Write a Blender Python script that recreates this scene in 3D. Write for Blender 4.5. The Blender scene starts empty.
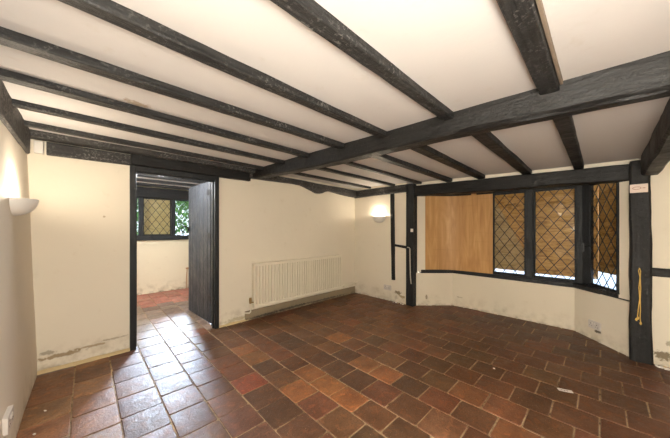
import bpy, bmesh, math, random
from mathutils import Vector, Matrix, noise

random.seed(7)
C = bpy.context.scene.collection
PI = math.pi

# ------------------------------------------------------------------ helpers
class MB:
    """collects shapes, builds ONE mesh object"""
    def __init__(self): self.v = []; self.f = []
    def add(self, vs, fs):
        b = len(self.v); self.v += [tuple(p) for p in vs]; self.f += [tuple(b+i for i in f) for f in fs]; return self
    def box(self, x0, x1, y0, y1, z0, z1, M=None):
        vs = [Vector(p) for p in ((x0,y0,z0),(x1,y0,z0),(x1,y1,z0),(x0,y1,z0),(x0,y0,z1),(x1,y0,z1),(x1,y1,z1),(x0,y1,z1))]
        if M: vs = [M @ p for p in vs]
        return self.add(vs, [(0,3,2,1),(4,5,6,7),(0,1,5,4),(1,2,6,5),(2,3,7,6),(3,0,4,7)])
    def prism(self, poly, z0, z1):
        n = len(poly)
        vs = [(x,y,z0) for x,y in poly] + [(x,y,z1) for x,y in poly]
        return self.add(vs, [tuple(reversed(range(n))), tuple(range(n,2*n))] + [(i,(i+1)%n,n+(i+1)%n,n+i) for i in range(n)])
    def tube(self, pts, r, n=10):
        pts = [Vector(p) for p in pts]; vs = []; fs = []
        up = Vector((0.31,0.17,0.93))
        for i, p in enumerate(pts):
            t = (pts[min(i+1,len(pts)-1)] - pts[max(i-1,0)]).normalized()
            a = t.cross(up)
            if a.length < .05: a = t.cross(Vector((1,0,0)))
            a.normalize(); b = t.cross(a)
            rr = r[i] if isinstance(r,(list,tuple)) else r
            vs += [p + a*rr*math.cos(2*PI*k/n) + b*rr*math.sin(2*PI*k/n) for k in range(n)]
        for i in range(len(pts)-1):
            for k in range(n):
                fs.append((i*n+k, i*n+(k+1)%n, (i+1)*n+(k+1)%n, (i+1)*n+k))
        fs += [tuple(reversed(range(n))), tuple((len(pts)-1)*n+k for k in range(n))]
        return self.add(vs, fs)
    def build(self, name, mat, parent=None, bevel=0, smooth=None, seg=2, origin=None):
        me = bpy.data.meshes.new(name); me.from_pydata(self.v, [], self.f); me.update()
        bm = bmesh.new(); bm.from_mesh(me)
        bmesh.ops.recalc_face_normals(bm, faces=bm.faces)
        if bevel:
            es = [e for e in bm.edges if len(e.link_faces) == 2 and e.calc_face_angle(0) > .5]
            bmesh.ops.bevel(bm, geom=es, offset=bevel, segments=seg, affect='EDGES', profile=.6, clamp_overlap=True)
        if origin is not None:
            bmesh.ops.translate(bm, verts=bm.verts, vec=-Vector(origin))
        bm.to_mesh(me); bm.free()
        if smooth is not None:
            for p in me.polygons: p.use_smooth = True
            me.set_sharp_from_angle(angle=math.radians(smooth))
        o = bpy.data.objects.new(name, me); C.objects.link(o)
        me.materials.append(mat)
        if parent: o.parent = parent
        if origin is not None: o.location = origin
        return o

def tag(o, label=None, cat=None, group=None, kind=None):
    if label: o['label'] = label
    if cat: o['category'] = cat
    if group: o['group'] = group
    if kind: o['kind'] = kind
    return o
def empty(name, loc=(0,0,0), rz=0, **k):
    o = bpy.data.objects.new(name, None); C.objects.link(o); o.empty_display_size = .1
    o.location = loc; o.rotation_euler = (0,0,rz); return tag(o, **k)
def copy_tree(o, parent=None):
    c = o.copy(); C.objects.link(c)
    if parent: c.parent = parent
    for ch in list(o.children): copy_tree(ch, c)
    return c

# ---------------------------------------------------------------- materials
class N:
    def __init__(self, name):
        self.m = bpy.data.materials.new(name); self.m.use_nodes = True
        self.t = self.m.node_tree; self.t.nodes.clear()
        self.out = self.n('ShaderNodeOutputMaterial')
    def n(self, typ, **kw):
        o = self.t.nodes.new(typ)
        for k, v in kw.items(): setattr(o, k, v)
        return o
    def l(self, a, b): self.t.links.new(a, b)
    def coord(self, scale=(1,1,1), kind='Object'):
        c = self.n('ShaderNodeTexCoord'); mp = self.n('ShaderNodeMapping'); mp.inputs['Scale'].default_value = scale
        self.l(c.outputs[kind], mp.inputs['Vector']); return mp.outputs['Vector']
    def noise(self, vec, scale, detail=4, rough=.55, dist=0):
        x = self.n('ShaderNodeTexNoise'); x.inputs['Scale'].default_value = scale; x.inputs['Detail'].default_value = detail
        x.inputs['Roughness'].default_value = rough; x.inputs['Distortion'].default_value = dist
        self.l(vec, x.inputs['Vector']); return x.outputs['Fac']
    def ramp(self, fac, stops):
        r = self.n('ShaderNodeValToRGB'); e = r.color_ramp.elements
        while len(e) < len(stops): e.new(.5)
        for i, (p, c) in enumerate(stops):
            e[i].position = p; e[i].color = (c[0],c[1],c[2],1) if isinstance(c,(tuple,list)) else (c,c,c,1)
        self.l(fac, r.inputs['Fac']); return r.outputs['Color']
    def rng(self, v, a, b, c=0, d=1, smooth=False):
        r = self.n('ShaderNodeMapRange'); r.clamp = True
        if smooth: r.interpolation_type = 'SMOOTHSTEP'
        for i, x in zip(('From Min','From Max','To Min','To Max'), (a,b,c,d)): r.inputs[i].default_value = x
        self.l(v, r.inputs['Value']); return r.outputs['Result']
    def math(self, op, a, b=0):
        m = self.n('ShaderNodeMath', operation=op)
        for i, x in enumerate((a,b)):
            if isinstance(x,(int,float)): m.inputs[i].default_value = x
            else: self.l(x, m.inputs[i])
        return m.outputs[0]
    def mix(self, fac, a, b, mode='MIX'):
        m = self.n('ShaderNodeMix', data_type='RGBA', blend_type=mode)
        for s, x in (('Factor',fac),('A',a),('B',b)):
            i = [q for q in m.inputs if q.name == s and (q.type == 'RGBA' or s == 'Factor')][0]
            if isinstance(x,(int,float)): i.default_value = x
            elif isinstance(x,(tuple,list)): i.default_value = (*x[:3],1)
            else: self.l(x, i)
        return [q for q in m.outputs if q.type == 'RGBA'][0]
    def bsdf(self, col, rough=.5, metal=0, bump=None, bs=.3, bd=.01, spec=.5):
        p = self.n('ShaderNodeBsdfPrincipled')
        for k, x in (('Base Color',col),('Roughness',rough)):
            if isinstance(x,(int,float)): p.inputs[k].default_value = x
            elif isinstance(x,(tuple,list)): p.inputs[k].default_value = (*x[:3],1)
            else: self.l(x, p.inputs[k])
        p.inputs['Metallic'].default_value = metal; p.inputs['Specular IOR Level'].default_value = spec
        if bump is not None:
            b = self.n('ShaderNodeBump'); b.inputs['Strength'].default_value = bs; b.inputs['Distance'].default_value = bd
            self.l(bump, b.inputs['Height']); self.l(b.outputs['Normal'], p.inputs['Normal'])
        self.l(p.outputs[0], self.out.inputs['Surface']); return p

def simple(name, col, rough=.5, metal=0, var=.12, spec=.5):
    s = N(name); v = s.coord(); n = s.noise(v, 30, 3)
    c = s.mix(n, tuple(x*(1-var) for x in col), tuple(min(1,x*(1+var)) for x in col))
    s.bsdf(c, rough, metal, n, .08, .002, spec); return s.m

def timber(name, axis, dark=(.006,.006,.006), mid=(.019,.018,.0175), dust=(.12,.11,.10), amt=.66, rough=.46):
    s = N(name); sc = [14,14,14]; sc['xyz'.index(axis)] = 1.3
    g = s.coord(tuple(sc)); v = s.coord()
    grain = s.noise(g, 3.0, 6, .65, .4); blot = s.noise(v, 4.5, 4); spk = s.noise(v, 55, 3, .7)
    c = s.ramp(grain, [(.3,dark),(.72,mid)])
    d = s.math('MULTIPLY', s.rng(spk, amt-.03, amt+.05), s.rng(blot, .40, .66))
    c = s.mix(s.math('MULTIPLY', d, .85), c, dust)
    b = s.math('ADD', s.math('MULTIPLY', grain, .7), s.math('MULTIPLY', s.noise(v, 18, 3), .9))
    s.bsdf(c, s.rng(blot, .3, .7, rough-.10, rough+.16), 0, b, .8, .014, .28); return s.m

def plaster(name, base, var=.05, stains=(), dirt=0.0, bs=.25, patchcol=None):
    s = N(name); v = s.coord()
    big = s.noise(v, 1.6, 4); med = s.noise(v, 9, 5, .6); fine = s.noise(v, 70, 3)
    c = s.mix(big, tuple(x*(1-var) for x in base), tuple(min(.95,x*(1+var)) for x in base))
    if patchcol: c = s.mix(s.rng(s.noise(v,.9,3), .5, .7, 0, .6), c, patchcol)
    c = s.mix(s.math('MULTIPLY', s.rng(med, .62, .8), .35), c, tuple(x*f for x,f in zip(base,(.78,.72,.62))))
    sep = s.n('ShaderNodeSeparateXYZ'); s.l(v, sep.inputs[0])
    if dirt:
        low = s.rng(sep.outputs['Z'], .0, .30, 1, 0, True)
        lo2 = s.rng(sep.outputs['Z'], .0, .05, 1, 0, True)
        f = s.math('MULTIPLY', s.math('MULTIPLY', low, s.rng(med, .45, .75)), dirt)
        c = s.mix(f, c, (.33,.25,.15))
        c = s.mix(s.math('MULTIPLY', s.math('MULTIPLY', lo2, s.rng(s.noise(v,14,4), .45, .62)), dirt), c, (.12,.085,.05))
    hgt = s.math('ADD', s.math('MULTIPLY', med, .8), s.math('MULTIPLY', fine, .15))
    for (cx,cy,cz,rx,ry,rz,col,st) in stains:
        mp = s.n('ShaderNodeMapping', vector_type='TEXTURE'); mp.inputs['Location'].default_value = (cx,cy,cz); mp.inputs['Scale'].default_value = (rx,ry,rz)
        s.l(v, mp.inputs['Vector'])
        ln = s.n('ShaderNodeVectorMath', operation='LENGTH'); s.l(mp.outputs[0], ln.inputs[0])
        d = s.math('ADD', ln.outputs['Value'], s.math('MULTIPLY', s.math('SUBTRACT', s.noise(v, 26, 5, .7), .5), 2.6))
        f = s.rng(d, .55, .95, st, 0, True)
        c = s.mix(f, c, col)
        hgt = s.math('SUBTRACT', hgt, s.math('MULTIPLY', f, .6))
    s.bsdf(c, .82, 0, hgt, bs, .012, .25); return s.m

CREAM = (.76,.695,.57)
M = {}
for a in 'xyz': M['beam_'+a] = timber('black_timber_'+a, a)
for a in 'xyz': M['dusty_'+a] = timber('dusty_black_timber_'+a, a, (.014,.0135,.013), (.055,.052,.049), (.26,.25,.235), .56, .5)
M['joist'] = timber('black_joist_timber', 'x', (.009,.009,.009), (.034,.033,.032), (.17,.16,.15), .58, .42)
M['frame'] = timber('black_painted_frame', 'z', (.010,.011,.012), (.022,.024,.026), (.10,.10,.10), .72, .4)
M['doorleaf'] = timber('dark_grey_painted_boards', 'z', (.022,.025,.030), (.044,.048,.055), (.14,.14,.15), .72, .42)
M['wall'] = plaster('cream_plaster', CREAM, .05, dirt=.75)
M['wall_back'] = plaster('cream_plaster_back', CREAM, .05, dirt=.75, stains=[
    (-.17,3.38,.115,.19,.2,.022,(.27,.185,.085),.8), (.06,3.38,.135,.14,.2,.014,(.30,.21,.10),.7), (-.24,3.38,.16,.06,.2,.02,(.2,.17,.11),.6),
    (.2,3.38,.16,.13,.2,.012,(.3,.24,.15),.6), (1.45,3.38,.05,.2,.2,.03,(.4,.32,.18),.6), (.13,3.38,1.37,.012,.2,.014,(.45,.36,.24),.8)])
M['wall_right'] = plaster('cream_plaster_right', CREAM, .05, dirt=.5, stains=[
    (3.81,2.41,.17,.2,.075,.038,(.22,.17,.09),.9), (3.81,2.33,.115,.2,.07,.03,(.36,.28,.15),.85), (3.81,2.44,.08,.2,.035,.04,(.50,.44,.34),.7),
    (3.785,-.39,.09,.2,.07,.05,(.17,.12,.06),.85), (3.785,-.42,.22,.2,.03,.03,(.30,.23,.13),.6), (3.81,2.7,.04,.2,.2,.02,(.6,.52,.4),.5)])
M['wall_bay'] = plaster('cream_plaster_bay', (.74,.665,.53), .05, dirt=.4, stains=[
    (4.09,.035,.112,.05,.05,.026,(.07,.05,.025),.9), (4.0,1.99,.14,.03,.03,.05,(.2,.14,.07),.75), (4.33,1.60,.15,.06,.05,.012,(.4,.32,.2),.7)])
M['wall_left'] = plaster('cream_plaster_left', (.76,.70,.60), .05, dirt=.35)
M['ceiling'] = plaster('offwhite_ceiling', (.60,.575,.555), .035, bs=.15, stains=[(.24,2.1,2.065,.085,.05,.2,(.30,.21,.12),.7), (-.02,1.02,2.065,.04,.02,.2,(.45,.4,.34),.5)])
M['nextwall'] = plaster('next_room_plaster', (.74,.66,.50), .05, dirt=.8)
M['mortar'] = plaster('tan_mortar', (.60,.47,.27), .15, bs=.6)
M['plinth'] = plaster('dirty_concrete_plinth', (.27,.22,.145), .25, dirt=.9, bs=.7, stains=[(2.3,3.36,.03,.5,.1,.02,(.06,.05,.035),.8),(3.0,3.36,.025,.5,.1,.02,(.07,.055,.04),.8),(1.9,3.36,.02,.3,.1,.02,(.05,.04,.03),.8)])
M['radiator'] = simple('cream_radiator_enamel', (.76,.70,.565), .38, 0, .03)
M['white_plastic'] = simple('white_plastic', (.74,.70,.64), .4, 0, .03)
M['grey_plastic'] = simple('grey_white_plastic', (.60,.55,.50), .45, 0, .05)
M['ceramic'] = simple('white_ceramic', (.76,.73,.68), .45, 0, .03)
M['dark_hole'] = simple('dark_slots', (.05,.045,.04), .6)
M['iron'] = simple('black_iron', (.012,.012,.013), .4, .6)
M['brass'] = simple('dull_brass', (.30,.20,.08), .4, .9)
M['lead'] = simple('dark_lead_cames', (.030,.030,.028), .5, .2)
M['cord'] = simple('yellow_cord', (.62,.40,.10), .7)
M['pale_pipe'] = simple('paint_flecked_pale_conduit', (.50,.45,.37), .6, 0, .3)
M['paper'] = simple('white_paper', (.72,.66,.60), .8)
M['sign'] = simple('pinkish_white_plate', (.66,.53,.45), .5, 0, .05)
M['signink'] = simple('dull_red_ink', (.33,.13,.09), .6)
M['paperink'] = simple('grey_ink', (.30,.25,.22), .7)
M['leaf'] = simple('green_leaves', (.10,.24,.05), .6, 0, .5)
M['wood_stem'] = simple('brown_stem', (.10,.07,.04), .8)
M['paving'] = simple('pale_paving', (.20,.22,.26), .9, 0, .2)
M['copper'] = simple('copper_pipe', (.45,.25,.12), .4, .8)

def mk_ply():
    s = N('warm_plywood'); v = s.coord((1,1,1)); g = s.coord((4,4,.55))
    w = s.noise(g, 2.2, 4, .5, 1.8); st = s.noise(s.coord((7,7,.15)), 2.2, 5, .6); fine = s.noise(s.coord((90,90,3)), 2, 3)
    c = s.ramp(w, [(.30,(.42,.22,.08)),(.5,(.52,.29,.11)),(.70,(.61,.365,.155))])
    c = s.mix(s.rng(st, .4, .75, 0, .55), c, (.38,.19,.065))
    c = s.mix(s.rng(fine, .5, .8, 0, .25), c, (.30,.15,.055))
    h = s.noise(s.coord((1.2,1.2,26)), 1.0, 2)
    c = s.mix(s.rng(h, .60, .74, 0, .28), c, (.30,.155,.065))
    s.bsdf(c, .5, 0, fine, .06, .002, .35); return s.m
M['ply'] = mk_ply()
def mk_board(name, a, b, d):
    s = N(name); g = s.coord((2.2,2.2,9)); w = s.noise(g, 2.4, 6, .65, 1.2); k = s.noise(s.coord((3,3,6)), 2.2, 3, .5, .6)
    c = s.ramp(w, [(.28,d),(.5,a),(.72,b)])
    c = s.mix(s.rng(k, .62, .72, 0, .6), c, tuple(x*.55 for x in d))
    s.bsdf(c, .7, 0, w, .2, .004, .3); return s.m
M['outboard'] = mk_board('weathered_brown_boarding', (.60,.31,.09), (.74,.44,.155), (.22,.09,.022))
M['reflection_board'] = mk_board('pale_reflection_board', (.55,.36,.17), (.62,.44,.24), (.36,.21,.085))  # pale tone stands in for light reflected in one pane
M['yellowboard'] = mk_board('yellow_boarding', (.66,.50,.24), (.72,.57,.31), (.55,.38,.16))

def mk_glass():
    s = N('window_glass'); tr = s.n('ShaderNodeBsdfTransparent'); gl = s.n('ShaderNodeBsdfGlossy'); fr = s.n('ShaderNodeFresnel'); mx = s.n('ShaderNodeMixShader')
    tr.inputs[0].default_value = (.93,.95,.94,1); gl.inputs['Roughness'].default_value = .03; fr.inputs['IOR'].default_value = 1.6; ge = s.n('ShaderNodeNewGeometry')
    s.l(s.math('MULTIPLY', fr.outputs[0], s.math('SUBTRACT', 1.0, ge.outputs['Backfacing'])), mx.inputs[0]); s.l(tr.outputs[0], mx.inputs[1]); s.l(gl.outputs[0], mx.inputs[2]); s.l(mx.outputs[0], s.out.inputs['Surface']); return s.m
M['glass'] = mk_glass()
def emis(name, col, st):
    s = N(name); e = s.n('ShaderNodeEmission'); e.inputs[0].default_value = (*col,1); e.inputs[1].default_value = st; s.l(e.outputs[0], s.out.inputs['Surface']); return s.m
M['bulb'] = emis('lit_bulb', (1,.80,.55), 12)

def mk_tile():
    s = N('worn_quarry_tile'); v = s.coord(); at = s.n('ShaderNodeAttribute', attribute_name='tcol')
    big = s.noise(v, 5, 5, .6); med = s.noise(v, 17, 5, .65, .5); fine = s.noise(v, 90, 4, .6)
    c = s.mix(s.rng(big, .3, .7), at.outputs['Color'], s.mix(1.0, at.outputs['Color'], (.50,.44,.40), 'MULTIPLY'))
    c = s.mix(s.rng(med, .52, .72, 0, .6), c, s.mix(1.0, at.outputs['Color'], (1.9,1.75,1.6), 'MULTIPLY'))
    c = s.mix(s.rng(fine, .54, .70, 0, .55), c, (.032,.019,.012))
    c = s.mix(s.rng(s.noise(v, 120, 2, .5), .69, .74, 0, .6), c, (.45,.35,.25))
    r = s.math('ADD', s.rng(med, .35, .7, .30, .54), s.math('MULTIPLY', fine, .16))
    h = s.math('ADD', s.math('MULTIPLY', med, .8), s.math('MULTIPLY', fine, .35))
    s.bsdf(c, r, 0, h, .6, .010, .42); return s.m
M['tile'] = mk_tile()
def mk_grout():
    s = N('grout'); v = s.coord(); n = s.noise(v, 2.2, 4); f = s.noise(v, 22, 4, .65)
    c = s.ramp(n, [(.30,(.16,.105,.06)),(.60,(.42,.31,.19))])
    c = s.mix(s.rng(f,.5,.66,0,.8), c, (.05,.034,.02))
    s.bsdf(c, .9, 0, f, .4, .006, .2); return s.m
M['grout'] = mk_grout()

# ---------------------------------------------------------------- geometry fns
def zc2(x, y): return 1.968 + .03*y - .013*(x-2)          # sagging ceiling on the window side
ZC = 2.065
WOB = .006
def wob(p, s=1.7, a=WOB): return noise.noise(Vector(p)*s)*a + noise.noise(Vector(p)*6.3)*a*.35

def wall_patch(mb, o, u, n, L, z0, z1, th=.1, step=.07, lean=0.0, top=None, amp=WOB, bottom=None):
    """rough-plastered slab: o=(x,y) start, u=unit dir, n=unit inward normal"""
    nu = max(1, round(L/step)); nv = max(1, round((z1-z0)/step)); vs = []; fs = []
    for j in range(nv+1):
        for i in range(nu+1):
            s = L*i/nu; x = o[0]+u[0]*s; y = o[1]+u[1]*s
            zt = top(x,y) if top else z1
            z = z0 + (zt-z0)*j/nv
            d = wob((x,y,z), a=amp) - lean*z
            vs.append((x+n[0]*d, y+n[1]*d, z))
    for j in range(nv):
        for i in range(nu):
            a = j*(nu+1)+i; fs.append((a,a+1,a+nu+2,a+nu+1))
    b = len(vs)
    for (i,j) in ((0,0),(nu,0),(nu,nv),(0,nv)):
        p = vs[j*(nu+1)+i]; s = L*i/nu
        vs.append((o[0]+u[0]*s-n[0]*(th+lean*2), o[1]+u[1]*s-n[1]*(th+lean*2), p[2]))
    fs.append((b,b+3,b+2,b+1))
    bt = [i for i in range(nu+1)]; tp = [nv*(nu+1)+i for i in range(nu+1)]
    lf = [j*(nu+1) for j in range(nv+1)]; rt = [j*(nu+1)+nu for j in range(nv+1)]
    fs += [tuple(bt+[b+1,b]), tuple(tp[::-1]+[b+3,b+2]), tuple(lf[::-1]+[b,b+3]), tuple(rt+[b+2,b+1])]
    mb.add(vs, fs)

def beam(name, mat, axis, t0, t1, sec0, sec1, amp=.004, ch=.008, n=None, label=None, cat='beam', group=None, zfun=None, seed=0, parent=None):
    """hewn timber. axis 'x'|'y'|'z'; sec=(a0,a1,b0,b1): lateral range and height range at each end.
       zfun(t,frac,a,b)->(da,db) optional warp"""
    L = abs(t1-t0); n = n or max(4, int(L/.06)); vs = []; fs = []
    for i in range(n+1):
        f = i/n; t = t0+(t1-t0)*f
        a0,a1,b0,b1 = [p+(q-p)*f for p,q in zip(sec0,sec1)]
        c = min(ch, (a1-a0)*.3, (b1-b0)*.3)
        def side(p,q,k): return [(p[0]+(q[0]-p[0])*m/k, p[1]+(q[1]-p[1])*m/k) for m in range(k)]
        cn = [(a0+c,b0),(a1-c,b0),(a1,b0+c),(a1,b1-c),(a1-c,b1),(a0+c,b1),(a0,b1-c),(a0,b0+c)]
        ring = []
        for k in range(8):
            ring += side(cn[k], cn[(k+1)%8], 3 if k%2 == 0 else 1)
        for (a,b) in ring:
            q = Vector((t*2.2, a*5, b*5)) + Vector((seed*13.7, seed*3.1, 0)); q2 = Vector((t*9, a*14, b*14))+Vector((seed,0,0))
            da = noise.noise(q)*amp + noise.noise(q2)*amp*.4; db = noise.noise(q+Vector((50,0,0)))*amp + noise.noise(q2+Vector((0,40,0)))*amp*.4
            if zfun:
                e = zfun(t, f, (a-a0)/(a1-a0), (b-b0)/(b1-b0)); da += e[0]; db += e[1]
            a += da; b += db
            vs.append({'x':(t,a,b),'y':(a,t,b),'z':(a,b,t)}[axis])
    m = len(ring)
    for i in range(n):
        for k in range(m): fs.append((i*m+k, i*m+(k+1)%m, (i+1)*m+(k+1)%m, (i+1)*m+k))
    fs += [tuple(range(m)), tuple(n*m+k for k in range(m))]
    mb = MB().add(vs, fs)
    xs = [sum(v[i] for v in vs)/len(vs) for i in range(3)]
    if axis == 'z': xs[2] = min(t0,t1)
    o = mb.build(name, mat, parent, smooth=35, origin=xs)
    if label: tag(o, label, cat, group)
    return o

# ================================================================== SETTING
# ---- floor
ROWX = [-.40,-.07,.165,.40,.63,.845,1.08,1.30,1.505,1.755,1.98,2.22,2.46,2.69,2.92,3.15,3.38,3.61,3.84,4.07,4.30,4.53]
def tile_col(x, y):
    BR=(.135,.064,.030); RD=(.165,.066,.033); DK=(.108,.054,.029); OR=(.24,.10,.042); TN=(.19,.098,.048)
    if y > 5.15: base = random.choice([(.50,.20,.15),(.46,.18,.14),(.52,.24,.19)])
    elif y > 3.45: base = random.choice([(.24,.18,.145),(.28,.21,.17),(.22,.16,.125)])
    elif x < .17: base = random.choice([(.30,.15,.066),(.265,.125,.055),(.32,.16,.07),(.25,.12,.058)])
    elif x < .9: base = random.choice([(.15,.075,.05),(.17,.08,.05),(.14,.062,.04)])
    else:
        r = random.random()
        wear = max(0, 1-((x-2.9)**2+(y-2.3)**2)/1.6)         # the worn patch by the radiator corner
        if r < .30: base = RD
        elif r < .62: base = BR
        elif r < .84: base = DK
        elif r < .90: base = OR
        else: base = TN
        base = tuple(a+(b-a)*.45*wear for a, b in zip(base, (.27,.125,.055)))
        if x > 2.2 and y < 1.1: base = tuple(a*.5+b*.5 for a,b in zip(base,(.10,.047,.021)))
    for (ax, ay) in ((1.188,1.554),(1.406,1.189),(1.407,1.479),(1.897,1.197),(2.124,2.039),(1.476,1.71)):
        if abs(ax-x) < .12 and abs(ay-y) < .12: base = (.29,.115,.045)
    if abs(x-.976) < .12 and abs(y-1.95) < .12: base = (.26,.075,.04)
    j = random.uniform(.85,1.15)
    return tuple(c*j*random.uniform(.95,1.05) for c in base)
def build_floor():
    vs=[]; fs=[]; cols=[]
    g = .0032
    for r in range(len(ROWX)-1):
        x0, x1 = ROWX[r], ROWX[r+1]
        pitch = .268 if x1 < .7 else .2345
        off = {0:.11,1:.02,2:.055,3:.143}.get(r, .12 if r%2==0 else .01)
        k0 = math.floor((-2.8-off)/pitch); y = off + k0*pitch
        ymax = 6.12 if x0 < 3.0 else 3.42
        while y < ymax:
            y1 = y+pitch; cx, cy = (x0+x1)/2, (y+y1)/2
            gx = g+random.uniform(-.001,.0015)
            a0,a1,b0,b1 = x0+gx+random.uniform(-.001,.001), x1-gx+random.uniform(-.001,.001), y+gx+random.uniform(-.002,.002), y1-gx+random.uniform(-.002,.002)
            zt = random.uniform(-.0012,.0012); tx, ty = random.uniform(-.010,.010), random.uniform(-.010,.010)
            def oct_(ins, cc):
                A0,A1,B0,B1 = a0+ins,a1-ins,b0+ins,b1-ins
                return [(A0+cc,B0),(A1-cc,B0),(A1,B0+cc),(A1,B1-cc),(A1-cc,B1),(A0+cc,B1),(A0,B1-cc),(A0,B0+cc)]
            base = len(vs)
            for ins, cc, dz in ((0,.010,-.012),(0,.010,-.004),(.0035,.009,-.0008),(.010,.012,0)):
                vs += [(px,py,dz+zt+(px-cx)*tx+(py-cy)*ty) for px,py in oct_(ins,cc)]
            nf = len(fs)
            for q in range(3):
                for k in range(8): fs.append((base+q*8+k, base+q*8+(k+1)%8, base+q*8+8+(k+1)%8, base+q*8+8+k))
            fs.append(tuple(base+24+k for k in range(8)))
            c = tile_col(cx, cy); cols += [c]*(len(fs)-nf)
            y = y1
    nb = len(vs); nft = len(fs)
    vs += [(-1.2,-3.0,-.0052),(4.6,-3.0,-.0052),(4.6,6.3,-.0052),(-1.2,6.3,-.0052),(-1.2,-3.0,-.1),(4.6,-3.0,-.1),(4.6,6.3,-.1),(-1.2,6.3,-.1)]
    fs += [tuple(nb+i for i in q) for q in ((0,1,2,3),(7,6,5,4),(0,4,5,1),(1,5,6,2),(2,6,7,3),(3,7,4,0))]; cols += [(.2,.15,.1)]*6
    me = bpy.data.meshes.new('floor'); me.from_pydata(vs,[],fs); me.update()
    at = me.attributes.new('tcol','FLOAT_COLOR','FACE')
    for i, c in enumerate(cols): at.data[i].color = (*c,1)
    me.materials.append(M['tile']); me.materials.append(M['grout'])
    for i, p in enumerate(me.polygons):
        p.material_index = 1 if i >= nft else 0
        p.use_smooth = i < nft
    me.set_sharp_from_angle(angle=math.radians(14))
    o = bpy.data.objects.new('floor', me); C.objects.link(o); return tag(o, kind='structure', label='worn brown and orange quarry tile floor')
build_floor()

# ---- ceiling
def build_ceiling():
    mb = MB()
    def sheet(x0,x1,y0,y1,zf,th=.08,st=.16):
        nx = max(1,round(2.2/st)); ny = max(1,round((y1-y0)/st)); vs=[]; fs=[]
        for s in (0,1):
            for j in range(ny+1):
                for i in range(nx+1):
                    y=y0+(y1-y0)*j/ny; xa=x0(y) if callable(x0) else x0; xb=x1(y) if callable(x1) else x1; x=xa+(xb-xa)*i/nx
                    vs.append((x,y, zf(x,y) + (th if s else wob((x,y,0),1.1,.006))))
        k=(nx+1)*(ny+1)
        for j in range(ny):
            for i in range(nx):
                a=j*(nx+1)+i; fs.append((a,a+nx+1,a+nx+2,a+1)); fs.append((k+a,k+a+1,k+a+nx+2,k+a+nx+1))
        b=[i for i in range(nx+1)]+[j*(nx+1)+nx for j in range(1,ny+1)]+[ny*(nx+1)+i for i in range(nx-1,-1,-1)]+[j*(nx+1) for j in range(ny-1,0,-1)]
        for i in range(len(b)): q=b[i]; w=b[(i+1)%len(b)]; fs.append((q,w,k+w,k+q))
        mb.add(vs,fs)
    sheet(-.5,lambda y:1.975-.08*y,-2.8,3.5,lambda x,y:ZC)
    sheet(lambda y:1.955-.08*y,3.98,-2.8,3.5,zc2)
    o = mb.build('ceiling', M['ceiling'], smooth=30); tag(o, kind='structure', label='off-white plastered ceiling between black timbers')
    mb = MB(); sheet2 = MB()
    mb.box(-1.0,3.2,3.44,6.25,2.07,2.15); o = mb.build('ceiling', M['ceiling']); tag(o, kind='structure', label='white ceiling of the room beyond the doorway')
build_ceiling()

# ---- walls
mb = MB(); wall_patch(mb, (-.30,-2.80), (0,1), (1,0), 6.23, -.02, 2.09, .12, lean=.028)
tag(mb.build('wall_left', M['wall_left'], smooth=40), kind='structure', label='pale plastered wall on the left with an uplighter')
mb = MB()
wall_patch(mb, (-.42,3.385), (1,0), (0,-1), .76, -.02, 2.10, .11)
wall_patch(mb, (1.195,3.385), (1,0), (0,-1), 2.72, -.02, 2.12, .11)
wall_patch(mb, (.34,3.385), (1,0), (0,-1), .855, 1.88, 2.10, .11)
tag(mb.build('wall_back', M['wall_back'], smooth=40), kind='structure', label='cream plastered wall with doorway and radiator')
mb = MB(); wall_patch(mb, (-.5,-2.70), (1,0), (0,1), 4.5, -.02, 2.10, .12)
tag(mb.build('wall_near', M['wall'], smooth=40), kind='structure', label='cream plastered wall behind the camera')
mb = MB()
wall_patch(mb, (3.81,2.236), (0,1), (-1,0), 1.20, -.02, 2.09, .14)
wall_patch(mb, (3.785,-2.80), (0,1), (-1,0), 2.485, -.02, 2.06, .14)
wall_patch(mb, (3.885,-.25), (0,1), (-1,0), 2.42, 1.86, 2.06, .08, top=lambda x,y: zc2(x,y)+.02)   # plaster strip over the lintel
tag(mb.build('wall_right', M['wall_right'], smooth=40), kind='structure', label='cream plastered wall on the window side')
def seg(a, b):
    d = Vector((b[0]-a[0], b[1]-a[1])); L = d.length; d /= L; return (a, (d.x,d.y), (-d.y,d.x), L)
mb = MB()
BAY = [(3.80,-.20),(4.33,.235),(4.33,1.70),(3.885,2.112)]
for a, b in zip(BAY[:-1], BAY[1:]):
    o_,u_,n_,L_ = seg(a,b); wall_patch(mb, o_, u_, n_, L_, -.02, .535, .10)
o_,u_,n_,L_ = seg((3.835,-.188),(3.91,-.118)); wall_patch(mb, o_,u_,n_,L_, .55, 1.76, .06, amp=.002)
o_,u_,n_,L_ = seg((3.985,2.005),(3.90,2.10)); wall_patch(mb, o_,u_,n_,L_, .55, 1.84, .06, amp=.002)
for (x,y) in ((4.40,.20),(4.40,1.74)): mb.box(x-.055,x+.1,y-.09,y+.09,-.02,.53)
tag(mb.build('wall_bay', M['wall_bay'], smooth=40), kind='structure', label='low cream wall under the bay window')
# bay soffit
mb = MB(); mb.prism([(3.93,-.17),(4.50,.18),(4.50,1.74),(3.96,2.12),(3.90,2.12),(3.90,-.17)], 1.812, 1.90)
tag(mb.build('trim_1', M['frame']), kind='structure', label='dark soffit boards over the bay window')
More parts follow.
